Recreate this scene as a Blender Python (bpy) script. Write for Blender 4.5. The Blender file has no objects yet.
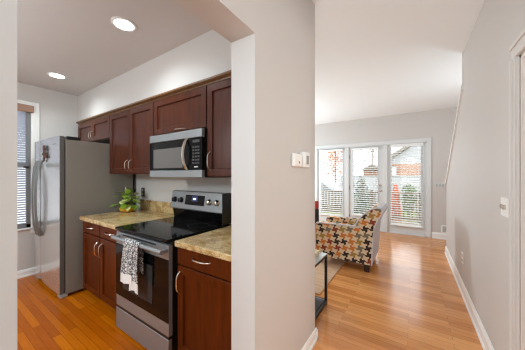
import bpy, bmesh, math, random
from mathutils import Vector, Matrix
random.seed(7)
S = bpy.context.scene
C = S.collection
PI = math.pi

# ------------------------------------------------------------------ camera, world, lights, exposure
cd = bpy.data.cameras.new('camera')
cam = bpy.data.objects.new('camera', cd); C.objects.link(cam)
cd.sensor_width = 36.0
cd.lens = 228.0 / 525.0 * 36.0
cd.clip_start = 0.02
cam.location = (0, 0, 1.38)
cam.rotation_euler = (PI / 2, 0, math.radians(33.5))
S.camera = cam

W = bpy.data.worlds.new('sky'); S.world = W; W.use_nodes = True
bg = W.node_tree.nodes['Background']
bg.inputs[0].default_value = (0.95, 0.98, 1.0, 1)
bg.inputs[1].default_value = 3.9

def lamp(name, kind, loc, power, color=(1, 1, 1), rot=(0, 0, 0), **kw):
    d = bpy.data.lights.new(name, kind); d.energy = power; d.color = color
    for k, v in kw.items(): setattr(d, k, v)
    o = bpy.data.objects.new(name, d); C.objects.link(o)
    o.location = loc; o.rotation_euler = rot
    return o

COOL = (0.81, 0.94, 1.0)
# recessed cans of the kitchen: two in view, two added unseen on the camera side, without fixtures
for x, y in ((-3.70, 0.955), (-1.985, 0.935), (-3.70, -0.55), (-1.985, -0.55)):
    lamp('can_lamp', 'SPOT', (x, y, 2.60), 38, COOL, spot_size=math.radians(158), spot_blend=0.9, shadow_soft_size=0.06)
# unseen fill lights added to brighten kitchen, hall and living room
lamp('kitchen_fill', 'POINT', (-2.5, -0.9, 1.9), 84, COOL, shadow_soft_size=0.2)
lamp('hall_fill', 'POINT', (-0.1, -1.4, 2.1), 52, (0.76, 0.91, 1), shadow_soft_size=0.2)
lamp('living_fill', 'POINT', (-3.1, 4.4, 1.35), 150, (0.76, 0.91, 1), shadow_soft_size=0.2)
lamp('stair_lamp', 'POINT', (1.08, 4.3, 1.9), 24, (0.8, 0.93, 1), shadow_soft_size=0.15)
# area fill added behind the camera; the rear wall has no window
lamp('rear_fill', 'AREA', (-0.1, -2.3, 1.5), 16, (0.85, 0.95, 1), (PI / 2, 0, 0), shape='RECTANGLE', size=1.0, size_y=1.4)
lamp('side_room_lamp', 'POINT', (1.42, 1.70, 1.55), 50, (1, 0.97, 0.92), shadow_soft_size=0.15)

vs = S.view_settings
vs.view_transform = 'Standard'; vs.look = 'None'; vs.gamma = 1.0; vs.exposure = 0.0; vs.use_curve_mapping = False
S.cycles.use_denoising = True
S.cycles.filter_width = 1.25
S.cycles.max_bounces = 10
S.cycles.diffuse_bounces = 6
S.cycles.transparent_max_bounces = 16
S.cycles.sample_clamp_indirect = 6

# ------------------------------------------------------------------ materials
def rgb(r, g, b):                       # sRGB 0-255 to linear
    f = lambda c: c / 12.92 if c <= 0.04045 else ((c + 0.055) / 1.055) ** 2.4
    return (f(r / 255), f(g / 255), f(b / 255), 1)

def mat(name, col, rough=0.5, metal=0.0, **kw):
    m = bpy.data.materials.new(name); m.use_nodes = True
    p = m.node_tree.nodes['Principled BSDF']
    p.inputs['Base Color'].default_value = col
    p.inputs['Roughness'].default_value = rough
    p.inputs['Metallic'].default_value = metal
    for k, v in kw.items(): p.inputs[k.replace('_', ' ')].default_value = v
    return m

class NT:
    """small builder of node expressions"""
    def __init__(s, m): s.t = m.node_tree; s.p = s.t.nodes['Principled BSDF']
    def n(s, typ, **kw):
        x = s.t.nodes.new(typ)
        for k, v in kw.items(): setattr(x, k, v)
        return x
    def l(s, a, b): s.t.links.new(a, b)
    def m(s, op, a, b=0.0, c=0.0):
        x = s.n('ShaderNodeMath', operation=op)
        for i, v in enumerate((a, b, c)):
            if isinstance(v, (int, float)): x.inputs[i].default_value = v
            else: s.l(v, x.inputs[i])
        return x.outputs[0]
    def coord(s, kind='Object'): return s.n('ShaderNodeTexCoord').outputs[kind]
    def mapping(s, scale=(1, 1, 1), kind='Object', rot=(0, 0, 0), loc=(0, 0, 0)):
        x = s.n('ShaderNodeMapping'); x.inputs['Scale'].default_value = scale; x.inputs['Rotation'].default_value = rot
        x.inputs['Location'].default_value = loc
        s.l(s.coord(kind), x.inputs[0]); return x.outputs[0]
    def noise(s, vec, scale, detail=3, rough=0.55):
        x = s.n('ShaderNodeTexNoise'); x.inputs['Scale'].default_value = scale; x.inputs['Detail'].default_value = detail
        x.inputs['Roughness'].default_value = rough
        s.l(vec, x.inputs['Vector']); return x.outputs[0]
    def ramp(s, fac, stops, interp='LINEAR'):
        x = s.n('ShaderNodeValToRGB'); cr = x.color_ramp; cr.interpolation = interp
        while len(cr.elements) < len(stops): cr.elements.new(0.5)
        for e, (pos, col) in zip(cr.elements, stops): e.position = pos; e.color = col
        s.l(fac, x.inputs[0]); return x.outputs[0]
    def mix(s, fac, a, b, blend='MIX'):
        x = s.n('ShaderNodeMix', data_type='RGBA', blend_type=blend)
        if isinstance(fac, (int, float)): x.inputs[0].default_value = fac
        else: s.l(fac, x.inputs[0])
        for i, v in ((6, a), (7, b)):
            if isinstance(v, tuple): x.inputs[i].default_value = v
            else: s.l(v, x.inputs[i])
        return x.outputs[2]
    def bump(s, h, strength=0.2, dist=0.01):
        x = s.n('ShaderNodeBump'); x.inputs['Strength'].default_value = strength; x.inputs['Distance'].default_value = dist
        s.l(h, x.inputs['Height']); s.l(x.outputs[0], s.p.inputs['Normal'])

def paint(name, col, rough=0.55, bump=0.06):
    m = mat(name, col, rough); t = NT(m)
    h = t.noise(t.coord(), 90, 2); t.bump(h, bump, 0.004)
    return m

def wood_floor(name, c1, c2, dark, rough, spec):
    m = mat(name, c1, rough); t = NT(m)
    br = t.n('ShaderNodeTexBrick')
    t.l(t.mapping(), br.inputs['Vector'])
    br.offset = 0.37; br.offset_frequency = 2
    for k, v in (('Scale', 1.0), ('Brick Width', 0.85), ('Row Height', 0.057), ('Mortar Size', 0.0011), ('Mortar Smooth', 0.2), ('Bias', 0.0)): br.inputs[k].default_value = v
    br.inputs['Color1'].default_value = c1; br.inputs['Color2'].default_value = c2; br.inputs['Mortar'].default_value = dark
    g = t.noise(t.mapping((3, 55, 1)), 1.6, 6, 0.65)
    grain = t.ramp(g, [(0.3, (0.72, 0.66, 0.6, 1)), (0.62, (1.08, 1.08, 1.08, 1))])
    col = t.mix(0.55, br.outputs['Color'], grain, 'MULTIPLY')
    big = t.noise(t.mapping((0.7, 6, 1)), 1.0, 2)
    col = t.mix(0.35, col, t.ramp(big, [(0.35, (0.8, 0.75, 0.7, 1)), (0.65, (1.1, 1.1, 1.1, 1))]), 'MULTIPLY')
    t.l(col, t.p.inputs['Base Color'])
    t.p.inputs['Specular IOR Level'].default_value = spec
    t.bump(br.outputs['Fac'], -0.15, 0.002)
    return m

def cherry(name, c1, c2, rough=0.32, spec=0.28):
    m = mat(name, c1, rough); t = NT(m)
    g = t.noise(t.mapping((14, 14, 1.2)), 2.2, 5, 0.6)
    t.l(t.ramp(g, [(0.3, c1), (0.7, c2)]), t.p.inputs['Base Color'])
    t.p.inputs['Specular IOR Level'].default_value = spec
    return m

def steel(name, col, rough=0.28, axis=0, metal=1.0):
    m = mat(name, col, rough, metal); t = NT(m)
    sc = [3, 3, 3]
    for i in range(3):
        if i != axis: sc[i] = 260
    n = t.noise(t.mapping(tuple(sc)), 1.0, 2)
    t.l(t.m('ADD', rough - 0.05, t.m('MULTIPLY', n, 0.12)), t.p.inputs['Roughness'])
    return m

def granite():
    m = mat('granite', rgb(190, 165, 100), 0.16); t = NT(m)
    v = t.coord()
    a = t.noise(v, 9, 6, 0.7); b = t.noise(v, 70, 4, 0.7); c = t.noise(v, 190, 2, 0.6)
    base = t.ramp(a, [(0.3, rgb(146, 108, 62)), (0.47, rgb(186, 150, 96)), (0.58, rgb(214, 188, 140)), (0.7, rgb(158, 118, 70))])
    base = t.mix(t.m('MULTIPLY', t.m('GREATER_THAN', b, 0.58), 0.6), base, rgb(96, 74, 44))
    base = t.mix(t.m('MULTIPLY', t.m('GREATER_THAN', c, 0.60), 0.6), base, rgb(226, 212, 170))
    t.l(base, t.p.inputs['Base Color']); return m

def pane_mat(name, tint=(1, 1, 1, 1), fac=0.06, rough=0.0):
    m = bpy.data.materials.new(name); m.use_nodes = True
    nt = m.node_tree; nt.nodes.remove(nt.nodes['Principled BSDF'])
    tr = nt.nodes.new('ShaderNodeBsdfTransparent'); tr.inputs[0].default_value = tint
    gl = nt.nodes.new('ShaderNodeBsdfGlossy'); gl.inputs['Roughness'].default_value = rough
    fr = nt.nodes.new('ShaderNodeFresnel'); fr.inputs[0].default_value = 1.45
    mx = nt.nodes.new('ShaderNodeMixShader')
    nt.links.new(fr.outputs[0], mx.inputs[0]); nt.links.new(tr.outputs[0], mx.inputs[1]); nt.links.new(gl.outputs[0], mx.inputs[2])
    nt.links.new(mx.outputs[0], nt.nodes['Material Output'].inputs[0])
    return m

def emit(name, col, power):
    m = mat(name, col, 0.5)
    p = m.node_tree.nodes['Principled BSDF']
    p.inputs['Emission Color'].default_value = col; p.inputs['Emission Strength'].default_value = power
    return m

def pinwheel():
    """woven pinwheel houndstooth in brown, orange, rust, olive and grey on cream, laid along the UVs (metres)"""
    m = mat('pinwheel_fabric', rgb(222, 200, 165), 0.85); t = NT(m)
    sp = t.n('ShaderNodeSeparateXYZ'); t.l(t.coord('UV'), sp.inputs[0])
    P, Q = 0.108, 0.092
    a = math.radians(8)
    u0, v0 = sp.outputs[0], sp.outputs[1]
    u = t.m('DIVIDE', t.m('ADD', u0, t.m('MULTIPLY', v0, math.tan(a))), P)
    v = t.m('DIVIDE', t.m('SUBTRACT', v0, t.m('MULTIPLY', u0, math.tan(a))), Q)
    cu, cv = t.m('FLOOR', u), t.m('FLOOR', v)
    x = t.m('SUBTRACT', t.m('SUBTRACT', u, cu), 0.5)
    y = t.m('SUBTRACT', t.m('SUBTRACT', v, cv), 0.5)
    R, w = 0.60, 0.262
    inside = None
    for k in range(4):                                       # four slanted arms about the cell's centre
        px, py = ((x, y), (y, t.m('MULTIPLY', x, -1)), (t.m('MULTIPLY', x, -1), t.m('MULTIPLY', y, -1)), (t.m('MULTIPLY', y, -1), x))[k]
        c1 = t.m('GREATER_THAN', px, -0.02)
        c2 = t.m('GREATER_THAN', py, -0.045)
        c3 = t.m('LESS_THAN', py, w)
        c4 = t.m('LESS_THAN', t.m('ADD', px, t.m('MULTIPLY', py, 0.75)), R - 0.02)
        arm = t.m('MULTIPLY', t.m('MULTIPLY', c1, c2), t.m('MULTIPLY', c3, c4))
        inside = arm if inside is None else t.m('MAXIMUM', inside, arm)
    cmb = t.n('ShaderNodeCombineXYZ'); t.l(cu, cmb.inputs[0]); t.l(cv, cmb.inputs[1])
    wn = t.n('ShaderNodeTexWhiteNoise', noise_dimensions='2D'); t.l(cmb.outputs[0], wn.inputs['Vector'])
    dk, rust, org, olv, gry = rgb(52, 36, 34), rgb(142, 62, 38), rgb(206, 122, 52), rgb(164, 132, 66), rgb(126, 112, 92)
    cols = t.ramp(wn.outputs['Value'], [(0.0, dk), (0.40, org), (0.66, rust), (0.80, gry), (0.9, olv)], 'CONSTANT')
    t.l(t.mix(inside, rgb(222, 200, 166), cols), t.p.inputs['Base Color'])
    t.bump(t.noise(t.coord(), 260, 2), 0.25, 0.003)
    return m

M = {
    'wall': paint('greige_wall_paint', rgb(203, 198, 194)),
    'casing_paint': mat('greige_casing_paint', rgb(212, 208, 204), 0.4),
    'door_paint': mat('pale_door_paint', rgb(216, 217, 217), 0.4),
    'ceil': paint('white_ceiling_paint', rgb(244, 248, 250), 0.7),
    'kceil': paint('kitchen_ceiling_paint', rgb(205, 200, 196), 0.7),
    'trim': mat('white_trim_paint', rgb(238, 237, 234), 0.35),
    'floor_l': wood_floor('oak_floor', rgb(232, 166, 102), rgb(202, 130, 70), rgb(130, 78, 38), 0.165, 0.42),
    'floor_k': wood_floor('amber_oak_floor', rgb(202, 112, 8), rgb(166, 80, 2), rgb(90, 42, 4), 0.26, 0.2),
    'cherry': cherry('cherry_wood', rgb(60, 25, 12), rgb(86, 39, 18), 0.3),
    'cherry_base': cherry('dark_cherry_wood', rgb(72, 28, 4), rgb(98, 41, 6), 0.38, 0.14),
    'crown': cherry('brown_crown_wood', rgb(98, 66, 40), rgb(126, 90, 56), 0.4),
    'cherry_dark': mat('dark_toe_kick', rgb(40, 18, 12), 0.5),  # even dark brown for the toe kicks
    'steel': steel('brushed_steel', rgb(150, 153, 155), 0.34, 0, 0.5),
    'steel_v': steel('brushed_steel_upright', rgb(206, 205, 202), 0.2, 2, 0.75),
    'steel_dark': steel('dark_brushed_steel', rgb(118, 117, 114), 0.35, 2, 0.6),
    'chrome': mat('satin_nickel', rgb(214, 206, 196), 0.22, 1.0),
    'fridge_side': mat('grey_enamel', rgb(134, 127, 118), 0.42),
    'fridge_edge': mat('dark_grey_enamel', rgb(92, 89, 85), 0.42),
    'black': mat('black_plastic', rgb(22, 22, 23), 0.35),
    'black_gloss': mat('black_glass', rgb(9, 9, 10), 0.08, Specular_IOR_Level=0.14),
    'oven_glass': mat('oven_window_glass', rgb(56, 55, 54), 0.12, Specular_IOR_Level=0.1),
    'mw_glass': mat('microwave_window_glass', rgb(96, 93, 90), 0.15),
    'grey_mark': mat('grey_ring_print', rgb(70, 70, 72), 0.2),
    'granite': granite(),
    'white_plastic': mat('white_plastic', rgb(240, 239, 236), 0.35),
    'grey_plastic': mat('grey_plastic', rgb(150, 152, 150), 0.4),
    'pale_plate': mat('pale_grey_plate', rgb(204, 205, 202), 0.4),
    'plate_rocker': mat('grey_rocker', rgb(176, 178, 176), 0.4),
    'bronze': mat('dark_bronze', rgb(46, 40, 36), 0.45),
    'blind_white': mat('white_slat', rgb(240, 241, 240), 0.5),
    'blind_grey': mat('silver_slat', rgb(186, 192, 204), 0.4),
    'sash': mat('grey_sash', rgb(120, 122, 124), 0.45),
    'valance': mat('tan_wood_valance', rgb(150, 112, 88), 0.4),
    'glass': pane_mat('window_glass'),
    'table_glass': mat('table_glass_window_sheen', rgb(222, 230, 230), 0.12, Alpha=0.65),  # pale base colour stands in for the window reflected in the glass
    'smoke_glass': pane_mat('smoked_shelf_glass', (0.55, 0.5, 0.5, 1)),
    'black_metal': mat('black_metal_frame', rgb(34, 34, 36), 0.4, 0.3),
    'fabric': pinwheel(),
    'fabric_welt_glare': mat('pale_welt_glare_fabric', rgb(208, 207, 213), 0.8),  # pale welt; on the outer back, window glare put into the colour
    'dark_wood': mat('dark_wood_leg', rgb(48, 26, 18), 0.4),
    'leaf': mat('pothos_leaf', rgb(138, 172, 52), 0.4),
    'leaf_pale': mat('pothos_leaf_pale', rgb(222, 230, 150), 0.4),
    'stem': mat('green_stem', rgb(98, 120, 50), 0.6),
    'bowl': mat('mustard_glaze', rgb(206, 156, 40), 0.25),
    'soil': mat('dark_soil', rgb(48, 36, 28), 0.9),
    'magnet': mat('brown_metal', rgb(78, 50, 34), 0.6),
    'red': mat('red_glaze', rgb(176, 46, 40), 0.3),
    'cream': mat('cream_box', rgb(222, 204, 160), 0.5),
    'display': emit('blue_display', rgb(40, 46, 96), 0.15),
    'digit': emit('lit_digits', rgb(200, 225, 255), 1.6),
    'bulb': emit('lamp_glow', (1.0, 0.95, 0.86, 1), 14.0),
    'deck': mat('weathered_deck', rgb(140, 128, 112), 0.7),
    'rail': mat('weathered_rail', rgb(112, 94, 62), 0.7),
    'vinyl': mat('white_vinyl', rgb(168, 171, 174), 0.5),
    'brick': mat('peach_brick', rgb(214, 160, 124), 0.8),
    'shingle': mat('grey_shingle', rgb(128, 120, 112), 0.8),
    'umbrella': mat('orange_canvas', rgb(200, 88, 40), 0.7),
    'bush': mat('green_leaf', rgb(84, 116, 50), 0.6),
    'conifer': mat('evergreen_leaf', rgb(76, 100, 66), 0.6),
    'autumn': mat('pink_autumn_leaf', rgb(206, 152, 124), 0.6),
    'bark': mat('grey_bark', rgb(120, 104, 92), 0.8),
    'grass': mat('lawn', rgb(104, 118, 58), 0.9),
    'car_paint': mat('white_car_paint', rgb(178, 182, 186), 0.2),
    'car_glass': mat('dark_car_glass', rgb(70, 80, 88), 0.1),
    'tyre': mat('black_tyre', rgb(30, 30, 30), 0.8),
}

def towel_mat():
    m = mat('damask_towel', rgb(235, 233, 230), 0.9); t = NT(m)
    v = t.n('ShaderNodeTexVoronoi', feature='DISTANCE_TO_EDGE'); v.inputs['Scale'].default_value = 42
    t.l(t.coord('UV'), v.inputs['Vector'])
    wv = t.n('ShaderNodeTexWave', wave_type='RINGS'); wv.inputs['Scale'].default_value = 22; wv.inputs['Distortion'].default_value = 9
    wv.inputs['Detail Scale'].default_value = 3.5
    t.l(t.coord('UV'), wv.inputs['Vector'])
    f = t.m('MAXIMUM', t.m('LESS_THAN', v.outputs['Distance'], 0.09), t.m('GREATER_THAN', wv.outputs['Fac'], 0.7))
    sp = t.n('ShaderNodeSeparateXYZ'); t.l(t.coord('UV'), sp.inputs[0])
    f = t.m('MULTIPLY', f, t.m('GREATER_THAN', sp.outputs[1], 0.075))      # plain white hem
    t.l(t.mix(f, rgb(236, 234, 231), rgb(74, 74, 78)), t.p.inputs['Base Color']); return m
M['towel'] = towel_mat()

def rug_mat():
    m = mat('taupe_rug', rgb(178, 156, 134), 0.95); t = NT(m)
    n = t.noise(t.mapping((2, 24, 1)), 2, 3)
    t.l(t.ramp(n, [(0.35, rgb(190, 154, 122)), (0.65, rgb(214, 180, 148))]), t.p.inputs['Base Color']); return m
M['rug'] = rug_mat()

def brick_mat():
    m = M['brick']; t = NT(m)
    b = t.n('ShaderNodeTexBrick'); t.l(t.mapping(rot=(PI / 2, 0, 0)), b.inputs['Vector'])
    b.inputs['Scale'].default_value = 4
    b.inputs['Color1'].default_value = rgb(168, 118, 86); b.inputs['Color2'].default_value = rgb(154, 106, 76); b.inputs['Mortar'].default_value = rgb(170, 132, 104)
    t.l(b.outputs['Color'], t.p.inputs['Base Color'])
brick_mat()

# ------------------------------------------------------------------ mesh helpers (all shapes are given in world metres)
WL = {}                                   # world place of every thing, by object name
def NB(): return bmesh.new()

def box(bm, x0, x1, y0, y1, z0, z1, bev=0.0, seg=1):
    r = bmesh.ops.create_cube(bm, size=1.0)
    vv = r['verts']
    for v in vv:
        v.co = Vector((x0 + (v.co.x + 0.5) * (x1 - x0), y0 + (v.co.y + 0.5) * (y1 - y0), z0 + (v.co.z + 0.5) * (z1 - z0)))
    if bev > 0:
        ee = list({e for v in vv for e in v.link_edges})
        bmesh.ops.bevel(bm, geom=ee, offset=bev, segments=seg, profile=0.5, affect='EDGES', clamp_overlap=True)
    return bm

def tube(bm, pts, r, n=8, closed=False, cap=True):
    pts = [Vector(p) for p in pts]
    rr = r if isinstance(r, (list, tuple)) else [r] * len(pts)
    rings = []; prev = None
    for i, p in enumerate(pts):
        a = pts[max(0, i - 1)]; b = pts[min(len(pts) - 1, i + 1)]
        d = (b - a).normalized()
        if prev is None:
            up = Vector((0, 0, 1)) if abs(d.z) < 0.9 else Vector((1, 0, 0))
            s = d.cross(up).normalized()
        else:
            s = (prev - d * prev.dot(d)).normalized()
        prev = s; u = s.cross(d)
        rings.append([bm.verts.new(p + (s * math.cos(2 * PI * k / n) + u * math.sin(2 * PI * k / n)) * rr[i]) for k in range(n)])
    for i in range(len(rings) - 1):
        for k in range(n):
            bm.faces.new((rings[i][k], rings[i][(k + 1) % n], rings[i + 1][(k + 1) % n], rings[i + 1][k]))
    if cap:
        bm.faces.new(rings[0][::-1]); bm.faces.new(rings[-1])
    return bm

def lathe(bm, prof, c=(0, 0, 0), n=24, axis='Z', loop=False):
    rings = []
    for r, z in prof:
        ring = []
        for k in range(n):
            a = 2 * PI * k / n
            if axis == 'Z': p = (c[0] + r * math.cos(a), c[1] + r * math.sin(a), c[2] + z)
            elif axis == 'Y': p = (c[0] + r * math.cos(a), c[1] - z, c[2] + r * math.sin(a))     # z runs towards -Y
            else: p = (c[0] + z, c[1] + r * math.cos(a), c[2] + r * math.sin(a))                 # z runs towards +X
            ring.append(bm.verts.new(p))
        rings.append(ring)
    for i in range(len(rings) - 1):
        for k in range(n):
            bm.faces.new((rings[i][k], rings[i][(k + 1) % n], rings[i + 1][(k + 1) % n], rings[i + 1][k]))
    if loop:
        for k in range(n): bm.faces.new((rings[-1][k], rings[-1][(k + 1) % n], rings[0][(k + 1) % n], rings[0][k]))
    else:
        bm.faces.new(rings[0][::-1]); bm.faces.new(rings[-1])
    return bm

def prism(bm, poly, a, b, axis='Y'):
    """poly in the plane across the axis: XZ for Y, YZ for X, XY for Z"""
    def P(p, t):
        return (p[0], t, p[1]) if axis == 'Y' else ((t, p[0], p[1]) if axis == 'X' else (p[0], p[1], t))
    A = [bm.verts.new(P(p, a)) for p in poly]; B = [bm.verts.new(P(p, b)) for p in poly]
    n = len(poly)
    bm.faces.new(A); bm.faces.new(B[::-1])
    for i in range(n): bm.faces.new((A[i], B[i], B[(i + 1) % n], A[(i + 1) % n]))
    return bm

def bevel_all(bm, w, seg=2, ang=35):
    ee = [e for e in bm.edges if len(e.link_faces) == 2 and e.calc_face_angle(0) > math.radians(ang)]
    if ee: bmesh.ops.bevel(bm, geom=ee, offset=w, segments=seg, profile=0.5, affect='EDGES', clamp_overlap=True)
    return bm

def obj(name, bm, m, parent=None, smooth=False, uv=False, label=None, mats=None):
    bmesh.ops.recalc_face_normals(bm, faces=bm.faces)
    off = Vector((0, 0, 0))
    if parent is not None: off = WL[parent.name]
    if uv:
        L = bm.loops.layers.uv.verify()
        for f in bm.faces:
            n = f.normal
            for lp in f.loops:
                c = lp.vert.co
                lp[L].uv = (c.x, c.z) if abs(n.y) >= max(abs(n.x), abs(n.z)) else ((c.y, c.z) if abs(n.x) > abs(n.z) else (c.x, c.y))
    if parent is None:
        lo = Vector([min(v.co[i] for v in bm.verts) for i in range(3)]); hi = Vector([max(v.co[i] for v in bm.verts) for i in range(3)])
        off = Vector(((lo.x + hi.x) / 2, (lo.y + hi.y) / 2, lo.z)) if name not in ('floor', 'floor_kitchen') else off
    for v in bm.verts: v.co -= off
    me = bpy.data.meshes.new(name); bm.to_mesh(me); bm.free()
    for x in (mats or [M[m]]): me.materials.append(x)
    if smooth:
        me.shade_smooth()
        me.set_sharp_from_angle(angle=math.radians(38))
    o = bpy.data.objects.new(name, me); C.objects.link(o)
    if parent is not None:
        o.parent = parent; WL[o.name] = WL[parent.name]
    else:
        o.location = off; WL[o.name] = off.copy()
    if label: o['label'] = label
    return o

def thing(name, loc, label, cat, group=None):
    o = bpy.data.objects.new(name, None); C.objects.link(o)
    o.empty_display_size = 0.1
    o.location = loc; WL[o.name] = Vector(loc)
    o['label'] = label; o['category'] = cat
    if group: o['group'] = group
    return o

def tag(o, label, cat, group=None):
    o['label'] = label; o['category'] = cat
    if group: o['group'] = group
    return o

def struct(o): o['kind'] = 'structure'; return o
def sbox(name, m, *b, bev=0.0): return struct(obj(name, box(NB(), *b, bev=bev), m))

def dup(root, loc, label=None, group=None, lab=True):
    r = root.copy(); C.objects.link(r); r.location = loc; WL[r.name] = Vector(loc)
    if label: r['label'] = label
    if group: r['group'] = group
    for ch in list(root.children):
        c = ch.copy(); C.objects.link(c); c.parent = r
        for g in list(ch.children):
            d = g.copy(); C.objects.link(d); d.parent = c
    return r

# ------------------------------------------------------------------ the setting
CZ, KZ = 2.805, 2.62
XR, XP = 0.484, -0.69                       # right wall face, partition face
YB = 6.23                                   # back wall face
# floors
struct(obj('floor', box(NB(), -0.852, 1.7, -2.4, 1.84, -0.1, 0), 'floor_l'))
struct(obj('floor_living', box(NB(), -4.55, 1.7, 1.84, 6.40, -0.1, 0), 'floor_l'))
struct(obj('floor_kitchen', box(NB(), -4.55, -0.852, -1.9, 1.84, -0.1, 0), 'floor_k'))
# ceilings
sbox('ceiling', 'ceil', -0.852, 1.7, -2.4, 1.84, CZ, CZ + 0.1)
sbox('ceiling_living', 'ceil', -4.55, 1.7, 1.84, 6.40, CZ, CZ + 0.1)
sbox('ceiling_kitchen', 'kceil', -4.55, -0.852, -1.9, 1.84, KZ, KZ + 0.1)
# partition between kitchen and hall: near part, header, and the piece that shows as a broad pillar
bm = NB()
box(bm, -0.852, XP, -2.4, 0.1145, 0, CZ); box(bm, -0.852, XP, 0.1145, 0.971, 2.122, CZ); box(bm, -0.852, XP, 0.971, 1.84, 0, CZ)
struct(obj('wall_partition', bm, 'wall'))
# kitchen walls
sbox('wall_kitchen_back', 'wall', -4.55, -0.852, 1.71, 1.84, 0, CZ)
sbox('wall_kitchen_near', 'wall', -4.55, -0.852, -1.9, -1.8, 0, KZ)
KX = -4.40
bm = NB()
wy0, wy1, wz0, wz1 = -0.05, 0.862, 0.66, 2.30
box(bm, KX - 0.13, KX, -1.8, wy0, 0, KZ); box(bm, KX - 0.13, KX, wy1, 1.71, 0, KZ)
box(bm, KX - 0.13, KX, wy0, wy1, 0, wz0); box(bm, KX - 0.13, KX, wy0, wy1, wz1, KZ)
struct(obj('wall_kitchen_left', bm, 'wall'))
sbox('soffit_wall', 'wall', KX, -0.852, 1.385, 1.71, 2.186, KZ)
# right wall: doorway near the camera, full height to the stairs, then the sloped half wall
bm = NB()
DY0, DY1 = 0.99, 1.81
box(bm, XR, XR + 0.118, -2.4, DY0, 0, CZ); box(bm, XR, XR + 0.118, DY0, DY1, 2.03, CZ); box(bm, XR, XR + 0.118, DY1, 3.50, 0, CZ)
prism(bm, [(3.50, 0), (5.14, 0), (5.14, 1.22), (5.06, 1.25), (3.53, 2.38), (3.50, 2.38)], XR, XR + 0.118, 'X')
struct(obj('wall_right', bm, 'wall'))
bm = NB()
prism(bm, [(5.165, 1.215), (5.165, 1.245), (5.06, 1.285), (3.505, 2.435), (3.505, 2.375), (5.05, 1.245)], XR - 0.02, XR + 0.138, 'X')
box(bm, XR - 0.012, XR + 0.13, 3.50, 3.512, 2.40, CZ)
struct(obj('trim_stairs', bm, 'trim'))
# back wall with the opening of the patio doors
OX0, OX1, OZ = -2.27, 0.245, 2.115
bm = NB()
box(bm, -4.55, OX0, YB, YB + 0.14, 0, CZ); box(bm, OX1, 1.7, YB, YB + 0.14, 0, CZ); box(bm, OX0, OX1, YB, YB + 0.14, OZ, CZ)
struct(obj('wall_back', bm, 'wall'))
sbox('wall_living_left', 'wall', -4.65, -4.55, 1.84, 6.37, 0, CZ)
sbox('wall_stairs', 'wall', 1.6, 1.7, -2.4, 6.37, 0, CZ)
sbox('wall_hall_rear', 'wall', -0.852, 1.7, -2.5, -2.4, 0, CZ)
# flight of stairs behind the half wall
bm = NB()
for i in range(11):
    y1 = 5.10 - i * 0.255
    box(bm, XR + 0.118, 1.6, y1 - 0.255, y1, 0, 0.187 * (i + 1))
struct(obj('floor_stairs', bm, 'floor_l'))
sbox('wall_side_room', 'wall', XR + 0.118, 1.6, 2.28, 2.30, 0, CZ)

# baseboards
def base_prof(t=0.016, h=0.13): return [(0, 0), (t + 0.008, 0), (t + 0.008, 0.018), (t, 0.026), (t, h - 0.03), (t * 0.55, h - 0.008), (t * 0.35, h), (0, h)]
bm = NB(); prism(bm, [(XR - d, z) for d, z in base_prof()], 1.876, 5.16, 'Y'); struct(obj('baseboard_right', bm, 'trim'))
bm = NB(); prism(bm, [(XP + d, z) for d, z in base_prof(0.014, 0.09)], 0.98, 1.862, 'Y'); prism(bm, [(1.84 + d, z) for d, z in base_prof(0.014, 0.09)], -2.0, XP + 0.022, 'X')
struct(obj('baseboard_partition', bm, 'trim'))
bm = NB(); prism(bm, [(YB - d, z) for d, z in base_prof()], 0.335, 1.6, 'X'); prism(bm, [(YB - d, z) for d, z in base_prof()], -4.55, -2.36, 'X'); struct(obj('baseboard_back', bm, 'trim'))
bm = NB(); prism(bm, [(KX + d, z) for d, z in base_prof(0.014, 0.10)], -1.8, 1.70, 'Y'); struct(obj('baseboard_kitchen', bm, 'trim'))

# doorway casing in the right wall
bm = NB()
def casing_v(y0, y1, z1):
    box(bm, XR - 0.018, XR, y0, y1, 0, z1, 0.004); 
    box(bm, XR - 0.026, XR - 0.018, y1 - 0.022, y1, 0, z1)
    box(bm, XR - 0.022, XR - 0.018, y0, y0 + 0.02, 0, z1)
casing_v(DY1 - 0.006, DY1 + 0.066, 2.03)
box(bm, XR - 0.018, XR, DY0 - 0.09, DY1 + 0.066, 2.03, 2.108, 0.004)
box(bm, XR - 0.026, XR - 0.018, DY0 - 0.09, DY1 + 0.066, 2.088, 2.108)
box(bm, XR - 0.018, XR, DY0 - 0.09, DY0 + 0.006, 0, 2.03, 0.004)
box(bm, XR, XR + 0.118, DY1 - 0.014, DY1 + 0.0, 0, 2.03); box(bm, XR, XR + 0.118, DY0, DY0 + 0.014, 0, 2.03); box(bm, XR, XR + 0.118, DY0, DY1, 2.016, 2.03)
box(bm, XR + 0.05, XR + 0.085, DY1 - 0.026, DY1 - 0.014, 0, 2.016)
struct(obj('trim_doorway', bm, 'casing_paint'))

# ------------------------------------------------------------------ patio door set: fixed panel, door, fixed panel
bm = NB()
box(bm, OX0 - 0.085, OX0 + 0.004, YB - 0.02, YB, 0, OZ + 0.003, 0.004)
box(bm, OX1 - 0.004, OX1 + 0.08, YB - 0.02, YB, 0, OZ + 0.003, 0.004)
box(bm, OX0 - 0.085, OX1 + 0.08, YB - 0.022, YB, OZ, OZ + 0.085, 0.004)
box(bm, OX0, OX0 + 0.02, YB, YB + 0.12, 0, OZ); box(bm, OX1 - 0.02, OX1, YB, YB + 0.12, 0, OZ); box(bm, OX0, OX1, YB, YB + 0.12, OZ - 0.02, OZ)
for x in (-1.455, -0.565): box(bm, x - 0.045, x + 0.045, YB - 0.012, YB + 0.12, 0, OZ - 0.02, 0.004)
box(bm, OX0, OX1, YB, YB + 0.14, 0, 0.025)
struct(obj('trim_patio', bm, 'door_paint'))

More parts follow.
